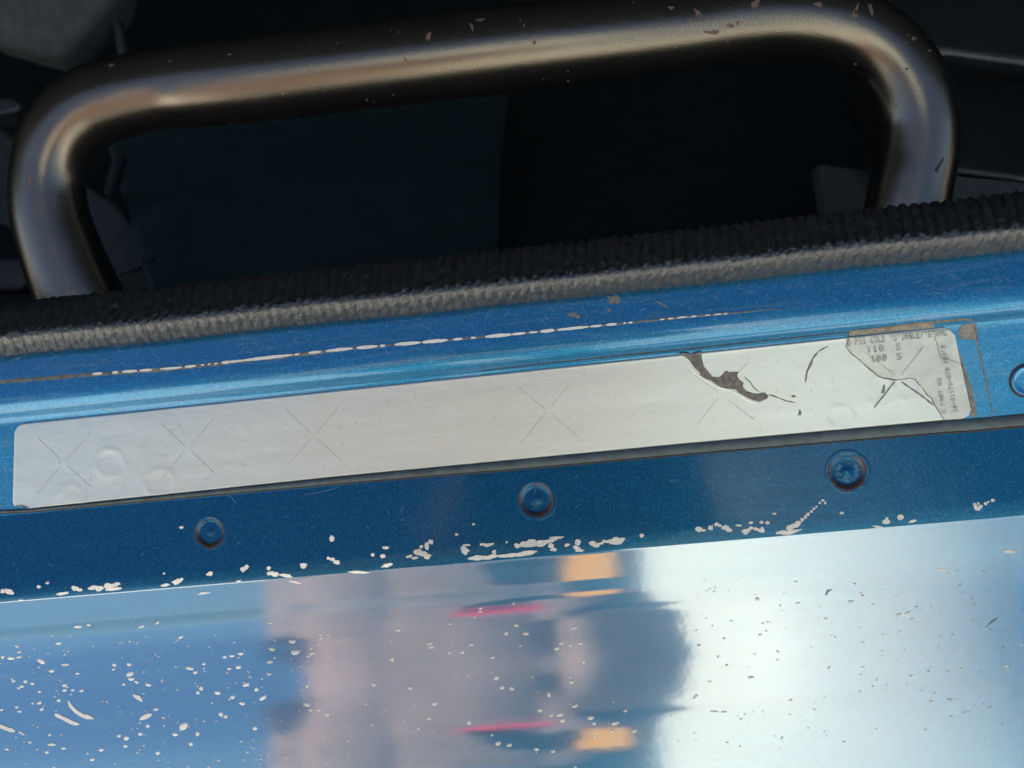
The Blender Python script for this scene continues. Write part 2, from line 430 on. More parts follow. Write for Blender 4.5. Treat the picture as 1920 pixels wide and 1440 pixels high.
# ---- chips along the rolled edge of the flange
CHIPS = [(5,1109,9,8),(15,1108,14,9),(23,1112,8,6),(117,1113,24,5),(73,1100,8,6),(89,1093,7,5),(141,1103,14,9),(149,1106,11,6),(176,1102,18,8),(186,1103,14,9),(204,1100,20,11),(217,1096,16,8),(212,1104,30,6),(310,1097,18,5),
 (334,1089,22,9),(393,1076,12,9),(456,1068,11,9),(462,1063,9,8),(508,1075,14,8),(517,1077,13,8),(504,1065,8,7),(537,1079,24,6),(569,1060,15,10),(616,1047,8,6),(624,1049,9,8),(632,1054,12,9),(622,1010,9,12),
 (382,1112,22,4),(40,1125,10,3),(448,1089,10,3),(553,1091,20,4),(340,989,8,5),(308,1075,5,4),(723,1027,12,6),(699,1040,7,6),(718,1043,10,8),(726,1060,22,7),(673,1073,34,5),(801,1023,9,14),(808,1016,10,10),(790,1025,8,8),
 (784,1036,16,12),(794,1038,14,10),(800,1043,16,9),(768,1043,12,6),(778,1046,12,5),(857,1002,6,5),(888,983,5,4),(872,1033,14,13),(868,1028,9,7),(875,1022,16,4),(905,1021,12,5),(917,1021,20,6),(950,1017,4,4),(897,1046,32,9),
 (920,1044,28,8),(955,1041,40,8),(985,1038,40,8),(927,1035,8,8),(970,1023,14,9),(983,1021,18,11),(998,1018,22,14),(1014,1018,22,12),(1028,1015,16,7),(1043,1008,28,5),(1036,1012,16,5),(1033,1023,11,9),(1038,1030,14,6),
 (1063,1022,10,6),(1083,1017,11,12),(1080,1027,16,6),(1111,1018,13,8),(1118,1022,12,9),(1155,1014,30,13),(1136,1015,14,6),(1126,1019,12,5),(1203,1004,9,7),(1087,1032,16,5),(1310,992,13,10),(1319,994,9,5),(1333,989,11,9),
 (1343,983,10,7),(1349,985,9,6),(1359,989,14,8),(1368,994,12,8),(1385,985,12,4),(1399,996,15,11),(1408,990,10,6),(1418,992,13,6),(1428,994,14,9),(1408,980,9,5),(1428,979,8,6),(1439,980,8,6),(1466,998,24,6),(1484,997,32,7),
 (1482,989,16,11),(1490,986,12,9),(1497,981,11,10),(1504,974,8,8),(1510,969,7,7),(1515,964,6,6),(1521,959,6,6),(1526,954,5,5),(1531,950,4.5,4.5),(1537,943,5,5),(1543,938,6,5),(1547,943,4,5),(1647,988,22,4),(1662,978,14,8),
 (1663,972,6,6),(1689,970,12,12),(1711,977,14,6),(1578,962,8,5),(1452,963,8,4),(1828,947,8,7),(1832,953,13,8),(1838,950,9,8),(1834,944,5,5),(1848,944,7,6),(1853,941,5,4),(1861,938,8,6),(1893,1034,24,5),(1768,1069,18,5)]
for i, (x, y, w, h) in enumerate(CHIPS):
    par = flange if y < 1113-.079*x else body
    mt = M_PRIMERW if x < 760 else M_PRIMER
    mark('paint_chip', [blob(x, y, w, h, -.08+random.gauss(0, .12), .32, 18 if w > 12 else 11)], .00018, mt, par)
# ---- blisters and stone chips on the body panel
BIG = [((128,1314),(133,1324),(143,1334),(156,1342),(176,1347), 7), ((103,1339),(120,1347),(136,1355),(149,1358), 6.5), ((-6,1358),(10,1365),(28,1371), 7), ((250,1303),(260,1308),(267,1315), 8), ((262,1349),(273,1344),(285,1339), 7), ((90,1396),(105,1396), 5), ((36,1372),(46,1378), 7)]
for b in BIG: mark('paint_chip', [ribbon(list(b[:-1]), b[-1], .5)], .00025, M_PRIMERW, body)
SPOTS = [(32,1212,10,5),(36,1223,9,5),(36,1232,11,5),(5,1232,9,7),(20,1234,16,8),(77,1240,20,9),(97,1258,11,7),(122,1246,17,6),(110,1206,12,6),(145,1263,9,5),(25,1277,9,5),(48,1278,9,8),(61,1282,10,6),(41,1287,9,6),(35,1290,7,6),
 (121,1285,11,7),(121,1294,11,6),(136,1294,8,5),(153,1295,10,6),(74,1297,8,5),(110,1313,9,6),(74,1318,11,7),(78,1330,10,6),(61,1319,6,5),(31,1326,9,5),(37,1334,11,5),(3,1331,8,5),(214,1247,11,7),(213,1255,8,5),(242,1246,11,7),(244,1264,18,9),(246,1273,16,7),
 (256,1279,9,6),(232,1283,8,6),(278,1284,13,7),(265,1175,15,5),(146,1175,17,6),(166,1172,10,5),(295,1168,9,4),(339,1195,11,6),(507,1168,11,5),(355,1253,17,8),(366,1261,12,7),(382,1245,9,6),(421,1232,10,6),(435,1230,11,6),(451,1226,13,7),
 (430,1254,10,6),(447,1251,13,8),(509,1217,14,8),(548,1203,17,9),(554,1223,22,12),(506,1241,13,7),(504,1264,11,7),(578,1230,10,6),(585,1225,14,7),(601,1190,9,6),(602,1196,10,6),(461,1284,14,8),(481,1293,9,9),(377,1291,9,9),(371,1299,8,9),
 (408,1299,15,8),(493,1309,18,9),(454,1319,13,8),(436,1307,10,8),(414,1339,10,10),(423,1344,9,8),(344,1362,20,14),(328,1377,14,8),(370,1376,9,9),(292,1330,11,7),(277,1361,10,8),(263,1376,10,8),(237,1384,11,10),(235,1399,10,7),(478,1366,11,9),
 (575,1321,16,10),(583,1331,11,8),(597,1331,11,6),(614,1340,12,9),(576,1286,9,8),(223,1380,9,7),(190,1406,12,7),(173,1424,11,7),(119,1403,11,6),(88,1411,10,6),(56,1392,9,5),(13,1405,9,5),(93,1378,8,5),(358,1395,10,8),(296,1412,9,8),
 (747,1181,12,8),(901,1141,9,5),(901,1147,9,5),(890,1158,6,4),(963,1132,7,4),(986,1188,13,8),(968,1173,11,7),(949,1188,9,8),(806,1206,13,8),(809,1213,12,8),(884,1209,10,6),(844,1170,9,5),(842,1224,8,7),(867,1223,10,7),(923,1233,10,7),
 (735,1236,10,10),(701,1284,12,10),(769,1290,11,9),(815,1319,14,11),(931,1271,12,10),(941,1289,11,9),(960,1291,13,9),(1053,1206,13,7),(1044,1216,12,8),(1070,1210,9,5),(1088,1206,12,7),(1077,1177,16,5),(1095,1241,9,7),(1029,1303,7,11),
 (1013,1332,12,9),(1050,1340,18,9),(1055,1351,13,9),(1034,1341,11,7),(1078,1324,16,8),(1108,1346,15,9),(1114,1357,8,6),(1154,1356,18,8),(1148,1371,11,8),(1190,1371,11,8),(1173,1333,10,6),(1072,1279,10,9),(934,1394,12,10),(955,1397,12,8),(805,1347,10,7),(879,1355,10,9),(1006,1405,11,7),(1037,1409,10,7)]
TAN = [(1420,1123,10,7),(1496,1131,9,4),(1548,1160,8,4),(1595,1128,12,6),(1618,1117,8,5),(1685,1153,12,7),(1702,1149,14,5),(1711,1160,10,4),(1425,1190,8,4),(1358,1197,7,5),(1310,1210,9,5),(1686,1185,7,3),(1708,1267,8,5),(1747,1315,12,5),
 (1801,1254,8,5),(1886,1249,8,5),(1890,1256,5,3),(1778,1260,6,3),(1799,1216,5,4),(1915,1209,6,4),(1618,1251,8,3),(1637,1287,6,4),(1612,1296,6,4),(1304,1306,14,6),(1408,1270,12,6),(1340,1334,16,4),(1357,1335,12,4)]
n_b = 0
def dome(px, py, w, h, ang, hgt, verts, faces):
    k = len(verts); N = 10; rings = ((1.0, -.05), (.86, .45), (.6, .8), (.3, 1.0)); s = random.uniform(0, 50)
    c, nor = on(px, py, 0, BT)
    if c is None: return
    for q, hh in rings:
        for j in range(N):
            a = 2*math.pi*j/N; kk = 1+.28*noise.noise(Vector((math.cos(a)+s, math.sin(a), s)))
            dx, dy = math.cos(a)*w/2*q*kk, math.sin(a)*h/2*q*kk
            p, n_ = on(px+dx*math.cos(ang)-dy*math.sin(ang), py+dx*math.sin(ang)+dy*math.cos(ang), hgt*hh, BT)
            verts.append(p if p is not None else c)
    for i in range(len(rings)-1):
        for j in range(N):
            l = (j+1) % N; faces.append((k+i*N+j, k+i*N+l, k+(i+1)*N+l, k+(i+1)*N+j))
    faces.append(tuple(k+(len(rings)-1)*N+j for j in range(N)))
for x, y, w, h in SPOTS:
    v, f = [], []; dome(x, y, w*.86, h*.82, random.gauss(-.1, .25), .00016*min(1.3, w/10), v, f)
    if f: link('paint_chip', v, f, M_PRIMERW if x < 500 else M_PRIMER, body)
for x, y, w, h in TAN:
    v, f = [], []; dome(x, y, w, h, random.gauss(-.1, .25), .0002, v, f)
    if f: link('paint_chip', v, f, M_PRIMER, body)
v, f = [], []
for i in range(240):
    x = random.uniform(-10, 640)*random.random()**.25 if random.random() < .6 else random.uniform(300, 1200)
    y = random.uniform(1190, 1445)
    s = random.uniform(1.8, 4.6)
    if y < 1300 and x > 900 and random.random() < .5: continue
    dome(x, y, s*1.25, s*.85, random.gauss(-.1, .3), .00012, v, f)
o = link('paint_pitting', v, f, M_PRIMER, body); o['kind'] = 'stuff'
v, f = [], []
for i in range(190):
    x = 1240 + 700*random.random()**.8; y = random.uniform(1090, 1420)-.05*(x-1240)
    s = random.uniform(1.4, 3.6)
    plate(blob(x, y, s*1.6, s*.7, random.gauss(-.4, .5), .7, 8), .00004, BT, v, f)
for p in [((1548,1115),(1552,1108),(1560,1105)), ((1850,1175),(1860,1165),(1872,1158))]:
    plate(ribbon(list(p), 4, .9), .00004, BT, v, f)
o = link('dirt_specks', v, f, M_SPECK, body, smooth=False); o['kind'] = 'stuff'

# ---- round plug at the right end of the rail
c, nor = on(1926, 713); tz = nor.cross(X).normalized(); r = 29*PXM
def lathe(name, c, nor, prof_, mat, parent, N=40):
    t2 = nor.cross(X).normalized(); v, f = [], []
    for q, h in prof_:
        for j in range(N):
            a = 2*math.pi*j/N; v.append(c+(X*math.cos(a)+t2*math.sin(a))*q+nor*h)
    for i in range(len(prof_)-1):
        for j in range(N):
            k = (j+1) % N; f.append((i*N+j, i*N+k, (i+1)*N+k, (i+1)*N+j))
    return link(name, v, f, mat, parent)
plug = lathe('hole_plug', c, nor, [(r*.98, -.0002), (r*.96, .0004), (r*.86, .0007), (r*.8, .0004), (r*.5, .0004), (0.0001, .0005)], M_RAIL, rail)
lathe('plug_gap', c, nor, [(r*1.16, -.0001), (r*1.1, .00012), (r*.95, .00012)], M_DARK, plug)

# ---- ribbed rubber weatherstrip pushed over the flange
yc, zc = prof[560]
d517 = ray(960, 518)
t_ = ((yc+.004)-CAM.y)/d517.y
cy, cz = CAM.y+d517.y*t_, CAM.z+d517.z*t_
dep = t_*d517.dot(W); RS = 53*dep/FPX
FX_ = -W*dep/FPX
def sect_pt(sx, q): return (sx*dep/FPX, q*dep/FPX)
raw = [(-46, -30), (-53, -8), (-50, 8), (-42, 20), (-30, 31), (-15, 42), (0, 53), (9, 59), (15, 61), (21, 60.5), (28, 56), (36, 47), (45, 34), (52, 22), (53, 12), (48, -4), (40, -24), (0, -40)]
SECT = []
for i in range(len(raw)):
    p = [raw[i-1], raw[i], raw[(i+1) % len(raw)], raw[(i+2) % len(raw)]]
    for k in range(4):
        t = k/4; SECT.append(tuple(.5*((2*b_)+(-a_+c_)*t+(2*a_-5*b_+4*c_-d_)*t*t+(-a_+3*b_-3*c_+d_)*t**3) for a_, b_, c_, d_ in zip(*p)))
NS = len(SECT)
w2 = Vector((0, W.y, W.z)).normalized(); dn2 = Vector((0, w2.z, -w2.y))
if dn2.z > 0: dn2 = -dn2
SN = []
for j in range(NS):
    a_, b_ = SECT[j-1], SECT[(j+1) % NS]; tx, ty = b_[0]-a_[0], b_[1]-a_[1]; L_ = math.hypot(tx, ty)
    SN.append((ty/L_*(1), -tx/L_) if False else (-ty/L_, tx/L_))
sg = 1 if SN[28][1] > 0 else -1
verts, faces = [], []
xs = lins(-.5, -.21, 60)[:-1] + lins(-.21, .21, 1700) + lins(.21, .5, 60)[1:]
for x in xs:
    wav = 3.0*noise.noise(Vector((x*22, 0, 5))); wob = 1.2*noise.noise(Vector((x*60, 0, 2)))
    for j, (sx, q) in enumerate(SECT):
        ph = x/.00345*2*math.pi + .035*sx + wob
        up_ = 1 if sx < 10 else .55
        amp = (1.9 + 2.6*max(0, noise.noise(Vector((x*14, 3, 1)))*.8 + .2 + x/.25))*up_
        d_ = amp*(abs(math.sin(ph/2))*1.6-1) + (3.0 if sx < 12 else 1.5)*noise.noise(Vector((x*700+sx*.05, sx*.09, 2))) + .8*noise.noise(Vector((x*1800, sx*.2, 7)))
        a2, b2 = sx+wav+SN[j][0]*sg*d_, q+SN[j][1]*sg*d_
        p = Vector((x, cy, cz)) + (dn2*a2 - w2*b2)*dep/FPX
        verts.append(p)
n = NS
for i in range(len(xs)-1):
    for j in range(n):
        k = (j+1) % n; faces.append((i*n+j, i*n+k, (i+1)*n+k, (i+1)*n+j))
seal = thing('weatherstrip', 'ribbed black rubber weatherstrip running along the top of the blue sill', 'weatherstrip')
link('rubber_tube', verts, faces, M_RUBBER, seal)

# ------------------------------------------------------------------ tyre label stuck to the rail
label = thing('tyre_label', 'long worn silver foil tyre pressure label, torn and faded, stuck to the blue rail', 'label')
def lty(x): return 795-.1044*(x-28)
NU, NV = 520, 44
DENTS = [(206, 868, 30), (300, 905, 30), (135, 932, 28), (1650, 735, 30), (1575, 785, 26), (1700, 735, 18)]
verts, faces = [], []
for i in range(NU+1):
    u = i/NU
    for j in range(NV+1):
        w = j/NV
        xl = 28-4*w; xr = 1784+34*w
        cr = .12
        q = max(0, (cr-w)/cr, (w-1+cr)/cr); ins = 16*(1-math.sqrt(max(0, 1-q*q)))
        x = (xl+ins)+(xr-ins-xl-ins)*u
        y = lty(x)*(1-w)+lby(x)*w
        if w > .97 and 24 < x < 48: y -= 5
        h = .00022
        for dx, dy, rr in DENTS:
            dd = math.hypot(x-dx, (y-dy)*1.05)
            wob = 1+.22*noise.noise(Vector(((x-dx)*.04, (y-dy)*.04, dx)))
            if dd < rr*2: h += .00013*math.exp(-((dd-rr*.9*wob)/5.0)**2)*max(.0, .6+.8*noise.noise(Vector((math.atan2(y-dy, x-dx)*.9, dx, 1))))
        dd = math.hypot(x-160, y-786); h += -.00012*math.exp(-(dd/13)**2)
        h += .00005*noise.noise(Vector((x*.012, y*.03, 4)))+.00002*noise.noise(Vector((x*.06, y*.08, 4)))
        h += .0009*max(0, .10-w)**1*2.0*0
        verts.append(on(x, y, h)[0])
for i in range(NU):
    for j in range(NV):
        a = i*(NV+1)+j; faces.append((a, a+1, a+NV+2, a+NV+1))
sheet = link('foil_sheet', verts, faces, M_FOIL, label)
mod = sheet.modifiers.new('thickness', 'SOLIDIFY'); mod.thickness = .00018; mod.offset = -1
LT = BVHTree.FromPolygons([tuple(q) for q in verts], faces)
# printed right-hand end kept under the clear film
FILM = [(1592,633),(1590,640),(1586,650),(1597,662),(1610,673),(1622,684),(1634,693),(1645,703),(1656,708),(1668,709),(1680,711),(1693,710),(1705,708),(1715,711),(1721,718),(1731,729),(1738,740),(1746,745),(1750,755),(1756,765),(1763,776),(1770,786),
        (1805,783),(1815,779),(1819,768),(1812,735),(1802,690),(1793,645),(1789,628),(1780,618),(1700,623)]
def cap_plate(name, poly, h, mat, parent, tree):
    bm = bmesh.new(); vs = []
    for x, y in densify(poly, 9):
        p, nn_ = on(x, y, h, tree)
        if p is None: p, nn_ = on(x, y, h+.0003)
        vs.append(bm.verts.new(p))
    es = [bm.edges.new((a, b)) for a, b in zip(vs, vs[1:]+vs[:1])]
    bmesh.ops.triangle_fill(bm, use_beauty=True, edges=es)
    bmesh.ops.recalc_face_normals(bm, faces=bm.faces)
    nn_ = on(*poly[0])[1]
    if sum((fc.normal*fc.calc_area() for fc in bm.faces), Vector()).dot(nn_) < 0: bmesh.ops.reverse_faces(bm, faces=bm.faces)
    me = bpy.data.meshes.new(name); bm.to_mesh(me); bm.free(); me.materials.append(mat)
    o = bpy.data.objects.new(name, me); COL.objects.link(o); o.parent = parent
    md = o.modifiers.new('thickness', 'SOLIDIFY'); md.thickness = .00012; md.offset = -1
    return o
film = cap_plate('clear_film', FILM, .0004, M_FILM, label, LT)
TORN = [(1273,663),(1280,660),(1290,662),(1296,665),(1302,661),(1315,659),(1316,672),(1320,687),(1333,702),(1335,706),(1348,707),(1355,702),(1358,697),(1363,695),(1368,698),(1373,697),(1385,697),(1382,705),(1387,712),(1394,717),(1393,725),(1400,733),(1412,737),(1422,738),(1433,735),(1441,742),(1438,748),(1425,753),(1413,751),(1398,744),(1383,735),(1380,731),(1367,729),(1355,728),(1343,721),(1332,713),(1325,711),(1313,704),(1312,698),(1302,690),(1297,682),(1290,673),(1282,668)]
cap_plate('torn_patch', TORN, .00009, M_TORN, label, LT)
for p, w, mt in [([(1500,800),(1499,793),(1503,770)], 0, 0)]: pass
mark('torn_patch', [[(1496,779),(1499,767),(1503,773),(1502,778),(1497,779)]], .0001, M_TORN, label, LT)
mark('torn_patch', [blob(1488, 743, 8, 4, .1, .6)], .0001, M_TORN, label, LT)
mark('torn_patch', [[(1653,737),(1657,722),(1659,722),(1658,735),(1655,737)]], .0004, M_TORN, label, LT)
ribbon_mesh('torn_edge', [[(1292,684),(1300,697),(1312,706),(1330,717),(1350,727),(1366,731),(1381,737),(1397,747),(1412,754),(1426,756)]], 4, .0003, M_PRIMERW, label, LT, .8)
ribbon_mesh('torn_edge', [[(1395,706),(1406,716),(1414,728),(1424,735)], [(1441,740),(1455,744),(1475,752),(1492,755)]], 3, .00015, M_GLUE, label, LT, .9)
ribbon_mesh('brown_crack', [[(1592,634),(1588,643),(1586,650),(1597,663),(1612,675),(1625,687),(1636,696),(1646,704),(1657,709),(1680,712),(1705,708),(1716,711),(1722,719),(1732,730),(1738,740),(1746,745),(1751,757),(1757,766),(1770,788)]], 4.2, .00075, M_CRACK, label, None, .8)
ribbon_mesh('brown_crack', [[(1750,617),(1752,632),(1757,648),(1763,671),(1775,673),(1788,677),(1802,683)]], 3, .0009, M_CRACK, label, None, .7)
ribbon_mesh('brown_crack', [[(1534,660),(1524,672),(1520,683),(1513,697),(1510,718)]], 4, .00032, M_GLUE, label, LT, .9)
ribbon_mesh('brown_crack', [[(1534,659),(1545,653),(1553,649)]], 3, .00032, M_GLUE, label, LT, .9)
ribbon_mesh('brown_crack', [[(1690,716),(1718,735),(1736,748),(1750,760)]], 4, .0006, M_GLUE, label, LT, .9)
# scored crosses
XS_ = [[((70,820),(112,860)),((172,808),(126,862)),((115,873),(70,925)),((127,873),(170,912))],
       [((303,795),(346,836)),((403,783),(357,835)),((346,845),(303,898)),((358,845),(403,888))],
       [((535,768),(583,812)),((640,757),(593,812)),((583,822),(537,875)),((594,822),(642,865))],
       [((968,722),(1021,766)),((1074,713),(1031,765)),((1022,775),(977,830)),((1033,776),(1085,820))],
       [((1288,692),(1346,735)),((1403,679),(1383,700),(1358,735)),((1348,745),(1305,798)),((1360,745),(1417,790))]]
for arms in XS_:
    ribbon_mesh('scored_cross', [list(a) for a in arms], 1.3, .00012, M_SCRATCH, label, LT)
ribbon_mesh('scored_cross', [[(1620,660),(1678,703)],[(1731,649),(1690,702)],[(1678,715),(1639,765)]], 3.0, .0006, M_INK, label, LT)
# faint grime marks on the foil
gl = []
for i in range(70):
    x = random.uniform(60, 1560); t = random.uniform(.08, .95); y = lty(x)*(1-t)+lby(x)*t
    L = random.uniform(2, 11); a = random.gauss(1.4, .8); gl.append([(x, y), (x+L*.5*math.cos(a)+1, y+L*.5*math.sin(a)), (x+L*math.cos(a), y+L*math.sin(a))])
o = ribbon_mesh('grime_marks', gl, 1.6, .00007, flat('pencil_grey', (.30, .31, .29), .6), label, LT); o['kind'] = 'stuff'
# glue residue and film outline round the printed end
cap_plate('glue_residue', [(1592,630),(1593,620),(1680,611),(1750,605),(1752,614),(1700,619)], .00012, M_GLUE, label, SURF)
cap_plate('glue_residue', [(1801,612),(1815,606),(1826,610),(1829,622),(1830,636),(1815,637),(1798,634),(1797,622)], .00012, M_GLUE, label, SURF)
cap_plate('glue_residue', [(1795,652),(1806,680),(1815,705),(1824,735),(1829,760),(1832,781),(1822,783),(1821,772),(1815,738),(1805,694)], .0001, M_GLUE, label, SURF)
ribbon_mesh('film_edge', [[(1592,623),(1700,609),(1805,599),(1820,600),(1829,608),(1832,635),(1840,675),(1852,732),(1861,766),(1860,775),(1853,781)]], 3.2, .00025, M_CRACK, label, SURF, .5)
ribbon_mesh('film_edge', [[(905,690+5),(1000,684),(1150,668),(1280,655),(1440,638),(1592,622)]], 2.6, .0002, M_DARK, label, SURF, .8)

# dot-matrix lettering
FONT = {'A':'0E11111F111111','C':'0E11101010110E','D':'1E11111111111E','E':'1F10101E10101F','G':'0E11101713110F','I':'0E04040404040E','L':'1010101010101F','N':'11191915131311','O':'0E11111111110E','P':'1E11111E101010',
        'R':'1E11111E141211','S':'0F10100E01011E','T':'1F040404040404','U':'1111111111110E','V':'1111111111 0A04'.replace(' ',''),'"':'0A0A0A00000000','\'':'04040800000000','/':'01010204081010','-':'0000001F000000',
        '0':'0E11131519110E','1':'040C040404040E','2':'0E11010204081F','4':'02060A121F0202','6':'0608101E11110E','7':'1F010204080808'}
def letters(text, px, py, ang, pitch, height, name, hgt, par, skip=()):
    """one mesh per printed line: pen strokes built from the dots of a 5 x 7 grid"""
    v, f = [], []
    ca, sa = math.cos(ang), math.sin(ang); cw = pitch*.72/5; ch = height/7
    for i, chx in enumerate(text):
        if chx not in FONT: continue
        rows = [int(FONT[chx][k*2:k*2+2], 16) for k in range(7)]
        for ry in range(7):
            for rx in range(5):
                if rows[ry] >> (4-rx) & 1:
                    x0, y0 = i*pitch+rx*cw, (ry-7)*ch
                    q = []
                    for ax, ay in ((-.05, -.1), (1.05, -.1), (1.05, 1.02), (-.05, 1.02)):
                        X_, Y_ = x0+ax*cw, y0+ay*ch
                        q.append((px+X_*ca-Y_*sa, py+X_*sa+Y_*ca))
                    pts = [on(*t, hgt, None)[0] for t in q]
                    if any(p is None for p in pts): continue
                    k = len(v); v += pts; f.append((k+3, k+2, k+1, k))
    return link(name, v, f, M_INK, par, smooth=False)
S5 = 1/5.333
def z4(x, y): return 1560+x*S5, 580+y*S5
H_PRINT = .00096
letters('D PSI COLD "S"INGLE/"D"UAL', *z4(152, 362), -.105, 7.25, 14, 'lettering', H_PRINT, film)
letters('110', *z4(345, 432), -.10, 11.6, 12, 'lettering', H_PRINT, film); letters('S', *z4(638, 405), -.10, 11, 12, 'lettering', H_PRINT, film)
letters('100', *z4(388, 525), -.10, 10.6, 12, 'lettering', H_PRINT, film); letters('S', *z4(648, 500), -.10, 11, 12, 'lettering', H_PRINT, film)
letters('C PART NO', *z4(1132, 1030), -1.70, 7.5, 8.5, 'lettering', H_PRINT, film)
letters('24-01176-070 REV\'R', *z4(1252, 1018), -1.76, 7.15, 9, 'lettering', H_PRINT, film)

# ------------------------------------------------------------------ bent tube grab handle
handle = thing('grab_handle', 'bent black steel tube grab handle with tan and white sheen, standing behind the rubber strip', 'grab handle')
HP = [(215, 690, 72), (180, 625, 78), (150, 560, 79), (117, 480, 76), (93, 400, 72), (90, 330, 70), (110, 262, 73), (155, 211, 76), (220, 184, 76), (300, 167, 74), (360, 160, 78), (460, 150, 80), (640, 129, 80), (800, 110, 81), (960, 91, 81), (1120, 74, 80),
      (1280, 56, 77), (1380, 42, 77), (1460, 36, 77), (1540, 42, 77), (1610, 64, 76), (1665, 104, 75), (1704, 160, 75), (1722, 225, 74), (1720, 290, 75), (1708, 350, 77), (1698, 420, 79), (1690, 520, 79)]
HD = 0.455
def cat(p0, p1, p2, p3, t):
    return tuple(.5*((2*b)+(-a+c)*t+(2*a-5*b+4*c-d)*t*t+(-a+3*b-3*c+d)*t**3) for a, b, c, d in zip(p0, p1, p2, p3))
path = []
for i in range(len(HP)-1):
    p = [HP[max(0, i-1)], HP[i], HP[i+1], HP[min(len(HP)-1, i+2)]]
    for k in range(12): path.append(cat(*p, k/12))
path.append(HP[-1])
# the handle's own plane leans back a little less than the picture plane
pts = []
for x, y, r_ in path:
    d = HD + .00003*(y-300)*.2
    pts.append((at_depth(x, y, d), r_*d/FPX))
verts, faces = [], []
NA = 48
for i, (p, r_) in enumerate(pts):
    tg = (pts[min(len(pts)-1, i+1)][0]-pts[max(0, i-1)][0]).normalized()
    b2 = (-W - tg*(-W).dot(tg)).normalized(); s2 = tg.cross(b2).normalized()
    for j in range(NA):
        a = 2*math.pi*j/NA
        q = 1 + .006*noise.noise(Vector((p.x*40, p.z*40, math.cos(a)*2)))
        px = path[i][0]
        verts.append(p + (b2*math.cos(a)*.98 + s2*math.sin(a))*r_*q)
for i in range(len(pts)-1):
    for j in range(NA):
        k = (j+1) % NA; faces.append((i*NA+j, i*NA+k, (i+1)*NA+k, (i+1)*NA+j))
# flattened dent on the inside of the left bend
tube_verts = []
dc = at_depth(172, 330, HD-.011)
for q in verts:
    dd = (q-dc).length
    tube_verts.append(q - W*(-1)*0 + W*.0030*math.exp(-(dd/.009)**2))
tube = link('bent_tube', tube_verts, faces, M_HANDLE, handle)
HT = BVHTree.FromPolygons([tuple(q) for q in tube_verts], faces)
for x, y, w, h, a in [(1333, 60, 24, 9, -.1), (1415, 8, 12, 22, .3), (1371, 47, 12, 8, -.3), (1383, 43, 6, 10, .2), (1605, 22, 7, 30, .3), (1603, 30, 10, 9, .2), (1632, 16, 8, 26, -.3), (1759, 312, 8, 32, .42), (1713, 72, 9, 7, -.4), (1533, 8, 16, 8, 0), (1310, 27, 8, 22, -.6),
                      (900, 38, 18, 6, -.15), (803, 68, 7, 22, .4), (884, 50, 5, 16, -.3), (1002, 80, 7, 8, .2), (760, 112, 5, 9, .1), (209, 122, 10, 5, -.2), (1700, 130, 6, 5, 0), (430, 102, 6, 4, 0), (530, 174, 5, 12, .5), (57, 340, 7, 16, .2), (1743, 95, 6, 5, 0), (1258, 15, 10, 8, .5)]:
    mark('rust_chip', [blob(x, y, w, h, a, .6, 12)], .00008, M_RUSTCHIP, tube, HT)
v, f = [], []
for i in range(40):
    x = random.uniform(250, 1750); y = 130-.116*(x-640)+random.uniform(-70, 72) if x < 1400 else random.uniform(5, 200)
    s = random.uniform(1.5, 4)
    plate(blob(x, y, s*1.5, s, random.uniform(0, 3), .5, 7), .00004, HT, v, f)
o = link('dust_specks', v, f, M_RUSTCHIP, tube, smooth=False); o['kind'] = 'stuff'

# ------------------------------------------------------------------ cab interior
def box(verts, faces, x0, x1, y0, y1, z0, z1):
    k = len(verts)
    verts += [(x, y, z) for z in (z0, z1) for y in (y0, y1) for x in (x0, x1)]
    faces += [tuple(k+i for i in q) for q in ((0, 2, 3, 1), (4, 5, 7, 6), (0, 1, 5, 4), (2, 6, 7, 3), (0, 4, 6, 2), (1, 3, 7, 5))]
ZF = -.13
yf = y0+.05
v, f = [], []
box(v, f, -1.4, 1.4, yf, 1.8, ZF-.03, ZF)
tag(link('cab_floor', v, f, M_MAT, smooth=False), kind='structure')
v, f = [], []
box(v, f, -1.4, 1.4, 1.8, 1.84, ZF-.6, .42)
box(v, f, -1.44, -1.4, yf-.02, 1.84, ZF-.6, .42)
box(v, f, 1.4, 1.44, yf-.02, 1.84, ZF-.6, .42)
box(v, f, -1.44, 1.44, -.15, 1.84, .42, .46)  # unseen low roof with overhang, added to keep sun and high sky off the sill
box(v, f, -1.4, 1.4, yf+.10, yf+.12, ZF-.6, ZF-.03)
tag(link('cab_wall_shade_roof', v, f, M_CAB, smooth=False), kind='structure')
def slab(name, poly, depth, thick, mat, parent=None, bev=.004, smooth=True):
    """solid panel: front face outlined in the picture at a given distance, thickness away from the camera, rounded edges"""
    bm = bmesh.new(); fr = []
    for x, y in poly:
        d = depth(x, y) if callable(depth) else depth
        fr.append(bm.verts.new(at_depth(x, y, d)))
    F = bm.faces.new(fr)
    if F.normal.dot(W) > 0: F.normal_flip()
    F.normal_update()
    r = bmesh.ops.extrude_face_region(bm, geom=[F])
    vs = [e for e in r['geom'] if isinstance(e, bmesh.types.BMVert)]
    back_ = [q for q in fr]
    for q in back_: q.co += W*thick
    bmesh.ops.recalc_face_normals(bm, faces=bm.faces)
    if bev: bmesh.ops.bevel(bm, geom=list(bm.edges), offset=bev, segments=4, profile=.5, affect='EDGES', clamp_overlap=True)
    me = bpy.data.meshes.new(name); bm.to_mesh(me); bm.free(); me.materials.append(mat)
    for p in me.polygons: p.use_smooth = smooth
    o = bpy.data.objects.new(name, me); COL.objects.link(o)
    if parent: o.parent = parent
    return o
trim = thing('door_trim', 'grained black plastic trim in two mouldings with a gap, right of the handle', 'trim')
